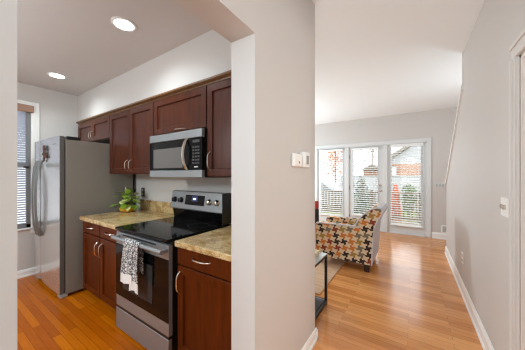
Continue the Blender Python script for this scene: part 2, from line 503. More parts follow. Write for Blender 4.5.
def leaf(name, x0, x1, gx0, gx1, gz0, gz1):
    f = NB(); y0, y1 = YB + 0.03, YB + 0.075
    box(f, x0, gx0, y0, y1, 0.027, OZ - 0.022); box(f, gx1, x1, y0, y1, 0.027, OZ - 0.022)
    box(f, gx0, gx1, y0, y1, 0.027, gz0); box(f, gx0, gx1, y0, y1, gz1, OZ - 0.022)
    for a, b, c, d in ((gx0 - 0.022, gx0, gz0, gz1), (gx1, gx1 + 0.022, gz0, gz1)): box(f, a, b, y0 - 0.01, y0, c - 0.022, d + 0.022)
    box(f, gx0, gx1, y0 - 0.01, y0, gz0 - 0.022, gz0); box(f, gx0, gx1, y0 - 0.01, y0, gz1, gz1 + 0.022)
    o = struct(obj(name, f, 'door_paint'))
    g = NB(); box(g, gx0, gx1, YB + 0.05, YB + 0.056, gz0, gz1); obj('glass_pane', g, 'glass', o)
    return o
leaf('window_1', -2.245, -1.50, -2.165, -1.585, 0.28, 2.035)
dr = leaf('door_1', -1.41, -0.61, -1.30, -0.735, 0.36, 2.035)
leaf('window_2', -0.52, 0.222, -0.435, 0.135, 0.20, 2.045)
k = NB(); lathe(k, [(0.026, 0), (0.026, 0.008), (0.012, 0.012), (0.011, 0.03), (0.024, 0.038), (0.029, 0.052), (0.022, 0.066), (0.006, 0.07)], (-0.672, YB + 0.03, 0.99), 16, 'Y'); obj('door_knob', k, 'chrome', dr, True, label='satin nickel door knob')
k = NB(); lathe(k, [(0.028, 0), (0.028, 0.012), (0.02, 0.02)], (-0.672, YB + 0.03, 1.12), 16, 'Y'); obj('deadbolt', k, 'chrome', dr, True, label='round nickel deadbolt')
for z in (0.3, 1.05, 1.85):
    k = NB(); box(k, -1.425, -1.395, YB + 0.005, YB + 0.029, z - 0.05, z + 0.05); obj('hinge', k, 'grey_plastic', dr)

def blind(x0, x1, z0, z1, y, label, tilt=16, head=0.05):
    t = thing('window_blind', ((x0 + x1) / 2, y, z0), label, 'blind', 'white slatted blinds on the patio doors')
    b = NB(); box(b, x0, x1, y - 0.028, y + 0.016, z1 - head, z1, 0.003); obj('headrail', b, 'blind_white', t)
    b = NB(); n = int((z1 - head - z0 - 0.03) / 0.054); ta = math.radians(tilt)
    for i in range(n):
        z = z0 + 0.045 + i * 0.054
        r = bmesh.ops.create_cube(b, size=1.0)
        for v in r['verts']:
            p = Vector((v.co.x * (x1 - x0 - 0.01), v.co.y * 0.052, v.co.z * 0.0028))
            p = Matrix.Rotation(ta, 3, 'X') @ p
            v.co = p + Vector(((x0 + x1) / 2, y, z))
    obj('slats', b, 'blind_white', t)
    b = NB(); box(b, x0, x1, y - 0.022, y + 0.016, z0, z0 + 0.022, 0.003); obj('bottom_rail', b, 'blind_white', t)
    b = NB()
    for x in (x0 + 0.09, x1 - 0.09): tube(b, [(x, y - 0.026, z0 + 0.01), (x, y - 0.026, z1 - head)], 0.0018, 5)
    obj('cord', b, 'blind_white', t)
blind(-2.195, -1.555, 0.27, 2.07, YB - 0.008, 'white horizontal blind over the leftmost glass panel of the patio doors')
blind(-1.325, -0.715, 0.34, 2.065, YB - 0.008, 'white horizontal blind on the middle patio door that has the knob')
blind(-0.455, 0.185, 0.19, 2.10, YB - 0.012, 'white horizontal blind over the rightmost glass panel, beside the light switches', head=0.07)

# ------------------------------------------------------------------ kitchen window
bm = NB()
box(bm, KX - 0.0, KX + 0.018, wy1 - 0.005, wy1 + 0.082, wz0 - 0.08, wz1 + 0.085, 0.004)
box(bm, KX, KX + 0.018, wy0 - 0.08, wy1, wz1, wz1 + 0.085, 0.004); box(bm, KX, KX + 0.018, wy0 - 0.08, wy0 + 0.005, wz0, wz1, 0.004)
box(bm, KX - 0.06, KX + 0.035, wy0 - 0.09, wy1, wz0 - 0.022, wz0, 0.004)
struct(obj('trim_kitchen_window', bm, 'trim'))
bm = NB()
for a in ((wy0, wy0 + 0.05, wz0, wz1), (wy1 - 0.045, wy1, wz0, wz1), (wy0, wy1, wz0, wz0 + 0.05), (wy0, wy1, wz1 - 0.05, wz1)):
    box(bm, KX - 0.05, KX - 0.008, *a)
box(bm, KX - 0.05, KX + 0.012, wy0, wy1 - 0.02, 1.50, 1.545)
kw = struct(obj('window_3', bm, 'sash'))
g = NB(); box(g, KX - 0.112, KX - 0.106, wy0, wy1, wz0, wz1); obj('glass_pane', g, 'glass', kw)
k = NB(); box(k, KX - 0.02, KX + 0.02, 0.79, 0.835, 1.475, 1.50); obj('sash_lock', k, 'bronze', kw)
t = thing('window_blind', (KX - 0.08, (wy0 + wy1) / 2, wz0), 'silver slatted blind with tan wooden valance in the kitchen window', 'blind')
b = NB(); box(b, KX - 0.03, KX + 0.05, wy0 - 0.02, wy1 + 0.02, 2.235, 2.33, 0.008, 2); obj('valance', b, 'valance', t, label='tan wooden valance')
b = NB(); ta = math.radians(54)
for i in range(48):
    z = wz0 + 0.05 + i * 0.0325
    r = bmesh.ops.create_cube(b, size=1.0)
    for v in r['verts']:
        p = Matrix.Rotation(-ta, 3, 'Y') @ Vector((v.co.x * 0.035, 0, v.co.z * 0.002))
        p.y = v.co.y * (wy1 - wy0 - 0.06)
        v.co = p + Vector((KX - 0.078, (wy0 + wy1) / 2, z))
obj('slats', b, 'blind_grey', t)
b = NB(); box(b, KX - 0.092, KX - 0.062, wy0 + 0.05, wy1 - 0.05, wz0 + 0.012, wz0 + 0.036); obj('bottom_rail', b, 'blind_grey', t)

# ------------------------------------------------------------------ cabinets
def shaker(x0, x1, z0, z1, y, th=0.02, fw=0.058, dep=0.013):
    """door front facing -Y with a recessed panel"""
    bm = NB()
    def ring(ins, yy): return [bm.verts.new(p) for p in ((x0 + ins, yy, z0 + ins), (x1 - ins, yy, z0 + ins), (x1 - ins, yy, z1 - ins), (x0 + ins, yy, z1 - ins))]
    rs = [ring(0, y + th), ring(0, y + 0.003), ring(0.003, y), ring(fw, y), ring(fw + 0.005, y + dep)]
    bm.faces.new(rs[0]); bm.faces.new(rs[-1])
    for a, b in zip(rs, rs[1:]):
        for i in range(4): bm.faces.new((a[i], a[(i + 1) % 4], b[(i + 1) % 4], b[i]))
    return bm
def slab(x0, x1, z0, z1, y, th=0.02): return box(NB(), x0, x1, y, y + th, z0, z1, 0.003)
def pull(parent, p0, p1, out=0.03, r=0.0055, mt='chrome'):
    bm = NB(); p0, p1 = Vector(p0), Vector(p1); pts = []
    for i in range(13):
        t = i / 12; o = out * (1 - (2 * t - 1) ** 4 * 0.98)
        pts.append(p0.lerp(p1, t) + Vector((0, -o, 0)))
    tube(bm, [p0 + Vector((0, 0.0, 0))] + pts + [p1], [r * 1.2] + [r] * 13 + [r * 1.2], 8)
    return obj('handle', bm, mt, parent, True)

def door(t, x0, x1, z0, z1, y, mt, h=None, name='door', fw=0.058):
    d = obj(name, shaker(x0, x1, z0, z1, y, fw=fw), mt, t)
    if h: pull(d, (h[0], y, h[1]), (h[2], y, h[3]))
    return d

UF = 1.335                                    # front plane of the upper doors
def upper(x0, x1, z0, z1, label):
    t = thing('wall_cabinet', ((x0 + x1) / 2, 1.52, z0), label, 'cabinet', 'cherry wall cabinets')
    b = NB(); box(b, x0 + 0.001, x1 - 0.001, UF + 0.021, 1.709, z0, z1); obj('body', b, 'cherry', t)
    return t
ZT = 2.142
t = upper(-4.24, -3.205, 1.845, ZT, 'low cherry two-door wall cabinet above the refrigerator')
door(t, -4.235, -3.725, 1.853, ZT - 0.012, UF, 'cherry', (-3.755, 1.875, -3.755, 1.985))
door(t, -3.72, -3.21, 1.853, ZT - 0.012, UF, 'cherry', (-3.69, 1.875, -3.69, 1.985))
t = upper(-3.205, -2.232, 1.39, ZT, 'tall cherry two-door wall cabinet between the refrigerator and the microwave')
door(t, -3.20, -2.715, 1.396, ZT - 0.012, UF, 'cherry', (-2.755, 1.435, -2.755, 1.55))
door(t, -2.71, -2.237, 1.396, ZT - 0.012, UF, 'cherry', (-2.67, 1.435, -2.67, 1.55))
t = upper(-2.232, -1.447, 1.778, ZT, 'wide low cherry wall cabinet right above the microwave')
door(t, -2.227, -1.452, 1.785, ZT - 0.012, UF, 'cherry', (-1.865, 1.80, -1.725, 1.80))
t = upper(-1.447, -0.853, 1.365, ZT, 'tall cherry wall cabinet right of the microwave, cut off by the wall end')
door(t, -1.442, -0.858, 1.371, ZT - 0.012, UF, 'cherry', (-1.405, 1.42, -1.405, 1.57))
bm = NB()
prof = [(1.71, ZT), (UF + 0.016, ZT), (UF + 0.012, ZT + 0.012), (UF - 0.014, ZT + 0.026), (UF - 0.014, ZT + 0.042), (1.71, ZT + 0.042)]
prism(bm, prof, -4.262, -0.853, 'X')
tag(obj('cabinet_crown', bm, 'crown'), 'long cherry crown strip along the tops of the wall cabinets', 'moulding')

BF = 1.03                                     # front plane of the base doors
def base_cab(x0, x1, label):
    t = thing('base_cabinet', ((x0 + x1) / 2, 1.36, 0), label, 'cabinet', 'cherry base cabinets')
    b = NB(); box(b, x0, x1, BF + 0.021, 1.708, 0.105, 0.873); obj('body', b, 'cherry_base', t)
    b = NB(); box(b, x0 + 0.01, x1 - 0.001, BF + 0.09, 1.70, 0.0, 0.105); obj('toe_kick', b, 'cherry_dark', t, label='dark recessed toe kick')
    return t
def drawer(t, x0, x1, z0, z1, hx0, hx1, hz):
    d = obj('drawer', slab(x0, x1, z0, z1, BF), 'cherry_base', t)
    pull(d, (hx0, BF, hz), (hx1, BF, hz))
t = base_cab(-3.132, -2.238, 'cherry base cabinet with two drawers, left of the stove')
drawer(t, -3.125, -2.69, 0.742, 0.866, -2.995, -2.845, 0.81); drawer(t, -2.68, -2.243, 0.742, 0.866, -2.535, -2.385, 0.81)
door(t, -3.125, -2.69, 0.112, 0.732, BF, 'cherry_base', (-2.735, 0.54, -2.735, 0.68)); door(t, -2.68, -2.243, 0.112, 0.732, BF, 'cherry_base', (-2.635, 0.54, -2.635, 0.68))
t = base_cab(-1.425, -0.855, 'cherry base cabinet with one drawer and one door, right of the stove')
drawer(t, -1.416, -0.862, 0.742, 0.866, -1.25, -1.085, 0.815)
door(t, -1.416, -0.862, 0.112, 0.732, BF, 'cherry_base', (-1.388, 0.54, -1.388, 0.69))

def counter(x0, x1, label):
    t = thing('countertop', ((x0 + x1) / 2, 1.35, 0.873), label, 'countertop', 'speckled tan granite countertops')
    b = NB(); box(b, x0, x1, 1.002, 1.709, 0.8735, 0.914, 0.006, 2); obj('slab', b, 'granite', t)
    b = NB(); box(b, x0, x1, 1.688, 1.7095, 0.914, 1.043, 0.003); obj('backsplash', b, 'granite', t)
counter(-3.135, -2.234, 'speckled tan granite counter left of the stove, under the potted plant')
counter(-1.412, -0.853, 'speckled tan granite counter right of the stove, cut off by the wall end')

# ------------------------------------------------------------------ refrigerator
FX0, FX1, FY, FT = -4.24, -3.262, 0.852, 1.826
SEAM = -3.965
t = thing('refrigerator', ((FX0 + FX1) / 2, 1.25, 0), 'stainless side-by-side refrigerator with grey side panels', 'refrigerator')
b = NB(); box(b, FX0 + 0.006, FX1 - 0.004, 0.915, 1.66, 0.03, 1.782, 0.008, 2); obj('body', b, 'fridge_side', t, label='dark grey enamel cabinet')
def fdoor(x0, x1):
    b = NB(); n = 10; poly = []
    for i in range(n + 1):
        s = i / n; x = x0 + (x1 - x0) * s
        poly.append((x, FY - 0.012 * math.sin(PI * s) ** 0.6 + 0.012))
    poly += [(x1, 0.905), (x0, 0.905)]
    prism(b, poly, 0.055, FT - 0.012, 'Z')
    b.normal_update(); bmesh.ops.recalc_face_normals(b, faces=b.faces)
    for f in b.faces:
        if abs(f.normal.x) > 0.95: f.material_index = 1            # grey enamel returns
    return obj('door', b, 'steel_v', t, True, mats=[M['steel_v'], M['fridge_edge']])
d1 = fdoor(FX0, SEAM - 0.003); d2 = fdoor(SEAM + 0.003, FX1)
def fhandle(d, x):
    b = NB(); pts = []; n = 16
    for i in range(n + 1):
        s = i / n; z = 0.615 + 0.94 * s
        o = 0.016 + 0.046 * math.sin(PI * min(1, max(0, s))) ** 0.55
        pts.append((x, FY + 0.006 - o, z))
    for (x_, y_, z_), (x2, y2, z2) in zip(pts, pts[1:]):
        pass
    w = 0.028
    R1 = [[b.verts.new((x_ + dx, y_ + dy, z_)) for dx, dy in ((-w, 0.014), (-w * 0.7, -0.008), (w * 0.7, -0.008), (w, 0.014))] for x_, y_, z_ in pts]
    for a, c in zip(R1, R1[1:]):
        for i in range(4): b.faces.new((a[i], a[(i + 1) % 4], c[(i + 1) % 4], c[i]))
    b.faces.new(R1[0]); b.faces.new(R1[-1][::-1])
    for z in (0.615, 1.52): box(b, x - 0.02, x + 0.02, FY - 0.006, FY + 0.012, z, z + 0.035, 0.004)
    obj('handle', b, 'steel_dark', d, True)
fhandle(d1, SEAM - 0.055); fhandle(d2, SEAM + 0.055)
b = NB(); box(b, FX1 - 0.13, FX1 - 0.01, 0.93, 1.06, FT - 0.044, FT - 0.004, 0.006, 2); obj('hinge_cover', b, 'black', t, label='black hinge cover on top')
b = NB(); box(b, FX0 + 0.02, FX1 - 0.02, 0.89, 0.93, 0.012, 0.052, 0.004); obj('base_grille', b, 'black', t, label='black base grille')
b = NB(); box(b, FX1 - 0.11, FX1 - 0.004, 0.872, 0.94, 0.0, 0.05, 0.008, 2); obj('foot', b, 'grey_plastic', t)
b = NB(); box(b, FX0 + 0.004, FX0 + 0.11, 0.872, 0.94, 0.0, 0.05, 0.008, 2); obj('foot', b, 'grey_plastic', t)
b = NB(); box(b, FX1 - 0.17, FX1 - 0.135, FY - 0.002, FY + 0.01, 1.725, 1.737); box(b, FX1 - 0.125, FX1 - 0.09, FY - 0.002, FY + 0.01, 1.725, 1.737); obj('badge', b, 'grey_plastic', d2)
# ornament hanging on the refrigerator door
b = NB()
def blob(cx, cz, rx, rz, ry=0.010, y=0.836):
    r = bmesh.ops.create_uvsphere(b, u_segments=10, v_segments=7, radius=1.0)
    for v in r['verts']: v.co = Vector((cx + v.co.x * rx, y + v.co.y * ry, cz + v.co.z * rz))
blob(-3.70, 1.722, 0.055, 0.018); blob(-3.715, 1.695, 0.03, 0.03); blob(-3.66, 1.69, 0.025, 0.022); blob(-3.69, 1.662, 0.045, 0.02)
blob(-3.735, 1.635, 0.03, 0.02); blob(-3.655, 1.632, 0.028, 0.028); blob(-3.62, 1.60, 0.022, 0.026); blob(-3.69, 1.605, 0.03, 0.014); blob(-3.70, 1.575, 0.018, 0.03); blob(-3.735, 1.55, 0.02, 0.014)
tag(obj('magnet', b, 'magnet', None, True), 'small brown curled metal magnet on the refrigerator door', 'magnet')

# ------------------------------------------------------------------ stove
RX0, RX1, RY = -2.229, -1.451, 0.985
t = thing('stove', (-1.84, 1.34, 0), 'stainless electric stove with black glass top and oven door', 'stove')
b = NB(); box(b, RX0 + 0.002, RX1, RY + 0.03, 1.68, 0.02, 0.898); obj('body', b, 'black', t, label='black enamel body')
for x in (RX0 + 0.06, RX1 - 0.06):
    b = NB(); tube(b, [(x, 1.08, 0), (x, 1.08, 0.03)], 0.02, 10); obj('foot', b, 'black', t)
b = NB(); box(b, RX0 + 0.001, RX1 - 0.001, RY - 0.012, 1.62, 0.893, 0.918, 0.006, 2); ct = obj('cooktop', b, 'black_gloss', t, label='black glass cooktop')
for x, y, r in ((-2.04, 1.16, 0.105), (-1.64, 1.16, 0.085), (-2.04, 1.42, 0.08), (-1.64, 1.42, 0.1)):
    b = NB(); n = 40
    A = [b.verts.new((x + r * math.cos(2 * PI * i / n), y + r * math.sin(2 * PI * i / n), 0.9184)) for i in range(n)]
    B = [b.verts.new((x + (r - 0.006) * math.cos(2 * PI * i / n), y + (r - 0.006) * math.sin(2 * PI * i / n), 0.9184)) for i in range(n)]
    for i in range(n): b.faces.new((A[i], A[(i + 1) % n], B[(i + 1) % n], B[i]))
    obj('burner_ring', b, 'grey_mark', ct)
# oven door
b = NB(); box(b, RX0 + 0.002, RX1 - 0.002, RY, RY + 0.032, 0.222, 0.875, 0.002); od = obj('oven_door', b, 'steel', t)
b = NB(); box(b, RX0 + 0.002, RX1 - 0.002, RY - 0.004, RY + 0.002, 0.318, 0.772, 0.002); obj('door_glass', b, 'black_gloss', od, label='black glass of the oven door')
b = NB(); box(b, RX0 + 0.13, RX1 - 0.20, RY - 0.006, RY - 0.0035, 0.40, 0.69); obj('oven_window', b, 'oven_glass', od)
b = NB()
hz = 0.838
tube(b, [(RX0 + 0.04, RY - 0.048, hz), (RX1 - 0.012, RY - 0.048, hz)], 0.016, 14)
for x in (RX0 + 0.055, RX1 - 0.027): box(b, x - 0.014, x + 0.014, RY - 0.048, RY + 0.002, hz - 0.012, hz + 0.012, 0.003)
obj('handle', b, 'steel', od, True)
b = NB(); box(b, RX0 + 0.12, RX1 - 0.16, RY - 0.0015, RY + 0.002, 0.852, 0.864); obj('vent_slot', b, 'black', od)
b = NB(); box(b, RX0 + 0.002, RX1 - 0.002, RY - 0.002, RY + 0.028, 0.022, 0.200, 0.002); obj('storage_drawer', b, 'steel', t)
b = NB(); box(b, RX0 + 0.003, RX1 - 0.003, RY + 0.002, RY + 0.03, 0.2005, 0.2215); obj('gap_shade', b, 'black', t, label='black strip as shade in the gap between oven door and drawer')  # black strip added as the shade of the open gap
# backguard
b = NB()
prism(b, [(1.60, 0.918), (1.575, 0.918), (1.56, 1.02), (1.60, 1.02)], RX0 + 0.006, RX1 - 0.006, 'X')
obj('riser', b, 'black_gloss', t, label='glossy black riser under the control panel')
b = NB(); prism(b, [(1.527, 1.032), (1.555, 1.205), (1.60, 1.212), (1.66, 1.20), (1.66, 1.02), (1.54, 1.02)], RX0 + 0.008, RX1 + 0.002 - 0.008, 'X'); bevel_all(b, 0.006, 2)
bgd = obj('control_panel', b, 'steel', t)
b = NB(); box(b, RX1 - 0.009, RX1 - 0.001, 1.535, 1.665, 0.92, 1.208); obj('side_cap', b, 'black', t)
sl = (1.555 - 1.527) / (1.205 - 1.032)
def onpanel(x, z, d=0.0): return Vector((x, 1.527 + (z - 1.032) * sl - d, z))
def plate(bm, x0, x1, z0, z1, d0, d1):
    V = [bm.verts.new(onpanel(x, z, d)) for d in (d0, d1) for x, z in ((x0, z0), (x1, z0), (x1, z1), (x0, z1))]
    for f in ((0, 1, 2, 3), (7, 6, 5, 4), (0, 4, 5, 1), (1, 5, 6, 2), (2, 6, 7, 3), (3, 7, 4, 0)): bm.faces.new([V[i] for i in f])
b = NB(); plate(b, -1.985, -1.70, 1.075, 1.175, -0.001, 0.003); ds = obj('display', b, 'black_gloss', bgd)
b = NB(); plate(b, -1.885, -1.795, 1.115, 1.168, 0.002, 0.004); obj('screen', b, 'display', ds, label='lit blue screen')
b = NB(); plate(b, -1.862, -1.822, 1.130, 1.146, 0.004, 0.005); obj('digits', b, 'digit', ds)
b = NB(); plate(b, -1.89, -1.79, 1.048, 1.058, -0.001, 0.002); obj('nameplate', b, 'grey_plastic', bgd)
for x in (-2.155, -2.05, -1.63, -1.53):
    kk = NB(); p = onpanel(x, 1.118)
    lathe(kk, [(0.03, 0), (0.03, 0.006), (0.025, 0.012), (0.022, 0.03), (0.018, 0.033)], p, 20, 'Y')
    box(kk, p.x - 0.005, p.x + 0.005, p.y - 0.04, p.y - 0.03, p.z - 0.02, p.z + 0.02, 0.002)
    obj('knob', kk, 'chrome' if x > -1.9 else 'black', bgd, True, label='black knob' if x < -1.9 else 'steel knob')

# ------------------------------------------------------------------ towel on the oven handle
def towel_part(x0, x1, ztop, zf, zb, seed, dy=0.0, skew=0.0):
    b = NB(); L = b.loops.layers.uv.verify()
    path = []
    hy = RY - 0.048
    n1 = 16
    for i in range(n1): path.append((hy - 0.024 - dy, zf + (hz - zf) * i / n1, zf))
    for i in range(7):
        a = PI * i / 6; path.append((hy - (0.024 + dy) * math.cos(a), hz + (0.024 + dy) * math.sin(a), None))
    for i in range(1, 9): path.append((hy + 0.022 + dy, hz - (hz - zb) * i / 8, None))
    nx = 14; G = []; s = 0; pv = None
    for (y, z, _) in path:
        if pv: s += math.hypot(y - pv[0], z - pv[1])
        pv = (y, z); row = []
        for j in range(nx + 1):
            u = j / nx; x = x0 + (x1 - x0) * u
            drop = max(0, hz - z)
            wv = 0.006 * math.sin(u * 9 + seed + drop * 5) * min(1, drop * 5) * (1 if y < hy else 0.25)
            xx = x + skew * drop * (1 - u) + 0.003 * math.sin(drop * 18 + seed)
            zz = z - 0.012 * math.sin(u * 5 + seed) * min(1, drop * 2.5)
            row.append((b.verts.new((xx, y - abs(wv), zz)), (x - x0, s)))
        G.append(row)
    for r0, r1 in zip(G, G[1:]):
        for j in range(nx):
            q = (r0[j], r0[j + 1], r1[j + 1], r1[j])
            f = b.faces.new([v for v, _ in q])
            for lp, (_, uv) in zip(f.loops, q): lp[L].uv = uv
    bmesh.ops.recalc_face_normals(b, faces=b.faces)
    bmesh.ops.solidify(b, geom=b.faces[:], thickness=0.004)
    return b
t = thing('dish_towel', (-1.94, RY - 0.048, 0.46), 'black and white damask dish towel folded over the oven handle', 'towel')
obj('front_fold', towel_part(-1.945, -1.80, hz, 0.525, 0.60, 0.4, 0.005, -0.09), 'towel', t, True)
obj('back_fold', towel_part(-1.85, -1.735, hz, 0.485, 0.62, 2.0, 0.0, -0.02), 'towel', t, True)

# ------------------------------------------------------------------ microwave
MX0, MX1, MY, MZ0, MZ1 = -2.219, -1.449, 1.288, 1.358, 1.768
t = thing('microwave', (-1.834, 1.5, MZ0), 'stainless over-the-range microwave with bowed handle above the stove', 'microwave')
b = NB(); box(b, MX0 + 0.002, MX1, MY + 0.03, 1.708, MZ0, MZ1 + 0.006); obj('body', b, 'black', t, label='black metal case')
b = NB(); box(b, MX0, MX1 - 0.002, MY, MY + 0.04, 1.698, MZ1, 0.004); obj('vent_strip', b, 'steel', t)
b = NB(); box(b, MX0, MX1 - 0.002, MY, MY + 0.04, MZ0, 1.422, 0.004); obj('bottom_strip', b, 'steel', t)
b = NB(); box(b, MX0 + 0.001, -1.612, MY + 0.002, MY + 0.04, 1.424, 1.696, 0.003); md = obj('door', b, 'black_gloss', t)
b = NB(); box(b, MX0 + 0.07, -1.70, MY, MY + 0.004, 1.445, 1.628); obj('door_window', b, 'mw_glass', md)
b = NB(); pts = []
for i in range(13):
    s = i / 12; pts.append((-1.645 , MY - 0.045 * math.sin(PI * s) ** 0.7 + 0.004, 1.425 + 0.272 * s))
R1 = [[b.verts.new((x + dx, y + dy, z)) for dx, dy in ((-0.013, 0.004), (-0.008, -0.008), (0.008, -0.008), (0.013, 0.004))] for x, y, z in pts]
for a, c in zip(R1, R1[1:]):
    for i in range(4): b.faces.new((a[i], a[(i + 1) % 4], c[(i + 1) % 4], c[i]))
b.faces.new(R1[0]); b.faces.new(R1[-1][::-1])
obj('handle', b, 'chrome', md, True)
b = NB(); box(b, -1.608, MX1 - 0.004, MY + 0.002, MY + 0.04, 1.424, 1.696, 0.003); kp = obj('keypad', b, 'black_gloss', t)
b = NB(); box(b, -1.565, -1.48, MY, MY + 0.004, 1.655, 1.678); obj('screen', b, 'grey_mark', kp)
b = NB()
for i in range(3):
    for j in range(6): box(b, -1.568 + i * 0.032, -1.546 + i * 0.032, MY, MY + 0.004, 1.475 + j * 0.027, 1.489 + j * 0.027)
obj('key', b, 'grey_mark', kp)
b = NB(); box(b, -1.545, -1.50, MY, MY + 0.004, 1.445, 1.453); obj('start_key', b, 'white_plastic', kp)
b = NB(); box(b, -1.90, -1.80, MY - 0.0015, MY + 0.002, 1.385, 1.395); obj('nameplate', b, 'grey_plastic', t)

# ------------------------------------------------------------------ potted plant on the counter
PX, PY, PZ = -3.028, 1.475, 0.914
t = thing('potted_plant', (PX, PY, PZ), 'variegated pothos in a mustard yellow bowl on the granite counter', 'plant')
b = NB(); lathe(b, [(0.055, 0.0), (0.075, 0.006), (0.098, 0.03), (0.105, 0.055), (0.1, 0.06), (0.094, 0.052), (0.05, 0.045)], (PX, PY, PZ), 28); obj('bowl', b, 'bowl', t, True)
b = NB(); lathe(b, [(0.09, 0.044), (0.09, 0.05), (0.04, 0.055)], (PX, PY, PZ), 20); obj('soil', b, 'soil', t)
sb = NB(); la, lb = NB(), NB(); rnd = random.Random(11)
for i in range(46):
    a = rnd.uniform(0, 2 * PI); rad = rnd.uniform(0.02, 0.115); h = rnd.uniform(0.11, 0.255) - rad * 0.4
    tip = Vector((PX + rad * math.cos(a), PY + min(rad * math.sin(a), 0.12), PZ + h))
    root = Vector((PX + 0.02 * math.cos(a), PY + 0.02 * math.sin(a), PZ + 0.05))
    mid = root.lerp(tip, 0.5) + Vector((0, 0, 0.03))
    tube(sb, [root, mid, tip], 0.0025, 5)
    d = (tip - mid); d.z *= 0.3; d.normalize()
    d = (d + Vector((0, 0, rnd.uniform(-0.5, 0.2)))).normalized()
    s = d.cross(Vector((0, 0, 1))).normalized(); up = s.cross(d)
    Ln, w = rnd.uniform(0.08, 0.115), rnd.uniform(0.03, 0.044)
    tgt = lb if rnd.random() < 0.38 else la
    mids, lf, rt = [], [], []
    for j in range(6):
        q = j / 5; ww = w * math.sin(PI * min(1, q * 0.92 + 0.08)) ** 0.8 if j < 5 else 0.001
        c = tip + d * (Ln * q) - Vector((0, 0, 0.03 * q * q))
        mids.append(tgt.verts.new(c)); lf.append(tgt.verts.new(c + s * ww + up * 0.006)); rt.append(tgt.verts.new(c - s * ww + up * 0.006))
    for j in range(5):
        tgt.faces.new((mids[j], mids[j + 1], lf[j + 1], lf[j])); tgt.faces.new((rt[j], rt[j + 1], mids[j + 1], mids[j]))
obj('stems', sb, 'stem', t); obj('leaves', la, 'leaf', t, True); obj('pale_leaves', lb, 'leaf_pale', t, True, label='pale cream-green leaves')

# ------------------------------------------------------------------ wall plates and devices
t = thing('wall_outlet', (-3.10, 1.709, 1.08), 'dark bronze outlet plate on the kitchen wall behind the plant', 'outlet')
b = NB(); box(b, -3.138, -3.062, 1.702, 1.7095, 1.085, 1.205, 0.003); obj('cover_plate', b, 'bronze', t)
for z in (1.117, 1.173):
    b = NB(); box(b, -3.117, -3.083, 1.699, 1.703, z - 0.016, z + 0.016, 0.002); obj('socket', b, 'grey_plastic', t)
t = thing('wall_outlet', (XR, 3.52, 0.355), 'white outlet low on the right wall above the baseboard', 'outlet')
b = NB(); box(b, XR - 0.007, XR - 0.0005, 3.47, 3.57, 0.345, 0.475, 0.003); obj('cover_plate', b, 'white_plastic', t)
for z in (0.385, 0.437):
    b = NB(); box(b, XR - 0.010, XR - 0.006, 3.503, 3.537, z - 0.016, z + 0.016, 0.002); obj('socket', b, 'grey_plastic', t)
t = thing('light_switch', (XR, 2.035, 1.12), 'white double light switch on the right wall beside the doorway casing', 'light switch')
b = NB(); box(b, XR - 0.008, XR - 0.0005, 1.965, 2.105, 1.118, 1.238, 0.003); obj('cover_plate', b, 'white_plastic', t)
for y in (2.008, 2.062):
    b = NB(); box(b, XR - 0.022, XR - 0.007, y - 0.006, y + 0.006, 1.165, 1.195, 0.002); obj('toggle', b, 'chrome', t)
t = thing('light_switch', (0.47, YB, 1.08), 'grey triple light switch on the back wall right of the patio doors', 'light switch')
b = NB(); box(b, 0.385, 0.565, YB - 0.008, YB - 0.0005, 1.10, 1.215, 0.003); obj('cover_plate', b, 'pale_plate', t)
for x in (0.42, 0.475, 0.53):
    b = NB(); box(b, x - 0.014, x + 0.014, YB - 0.012, YB - 0.007, 1.125, 1.19, 0.002); obj('rocker', b, 'plate_rocker', t)
t = thing('wall_vent', (0.60, YB, 0.14), 'white vent grille low on the back wall beside the stair wall', 'vent')
b = NB(); box(b, 0.50, 0.80, YB - 0.012, YB - 0.0005, 0.14, 0.30, 0.003); obj('frame', b, 'white_plastic', t)
b = NB()
for i in range(6): box(b, 0.52, 0.78, YB - 0.016, YB - 0.011, 0.16 + i * 0.021, 0.172 + i * 0.021)
obj('louvres', b, 'grey_plastic', t)
# chime box and thermostat on the partition
t = thing('door_chime', (XP, 1.455, 1.437), 'white rounded chime box left of the thermostat', 'chime')
b = NB(); box(b, XP + 0.0005, XP + 0.028, 1.385, 1.525, 1.437, 1.528, 0.012, 3); obj('housing', b, 'white_plastic', t, True)
b = NB(); lathe(b, [(0.01, 0), (0.008, 0.004)], (XP + 0.027, 1.465, 1.468), 12, 'X'); obj('button', b, 'grey_plastic', t)
t = thing('thermostat', (XP, 1.58, 1.43), 'white upright thermostat with a grey display window', 'thermostat')
b = NB(); box(b, XP + 0.0005, XP + 0.04, 1.53, 1.632, 1.436, 1.549, 0.008, 2); obj('housing', b, 'white_plastic', t, True)
b = NB(); box(b, XP + 0.039, XP + 0.0415, 1.562, 1.608, 1.458, 1.522, 0.001); obj('display', b, 'grey_plastic', t)

# ------------------------------------------------------------------ recessed ceiling lights
def can(x, y, label):
    t = thing('recessed_light', (x, y, KZ - 0.008), label, 'ceiling light', 'recessed kitchen ceiling lights')
    b = NB(); lathe(b, [(0.072, 0.0075), (0.092, 0.0075), (0.092, 0.003), (0.078, 0.0), (0.072, 0.001)], (x, y, KZ - 0.008), 32, loop=True); obj('trim_ring', b, 'white_plastic', t, True)
    b = NB(); lathe(b, [(0.072, 0.0), (0.071, 0.003), (0.01, 0.004)], (x, y, KZ - 0.006), 28); obj('lens', b, 'bulb', t)
can(-3.70, 0.955, 'lit recessed ceiling light over the refrigerator')
can(-1.985, 0.935, 'lit recessed ceiling light over the stove, the larger of the two')

# ------------------------------------------------------------------ living room: rug, armchair, table
b = NB(); box(b, -2.9, -0.9, 2.55, 5.3, 0.0, 0.01, 0.003)
tag(obj('area_rug', b, 'rug'), 'thin taupe rug on the oak floor under the armchair', 'rug')

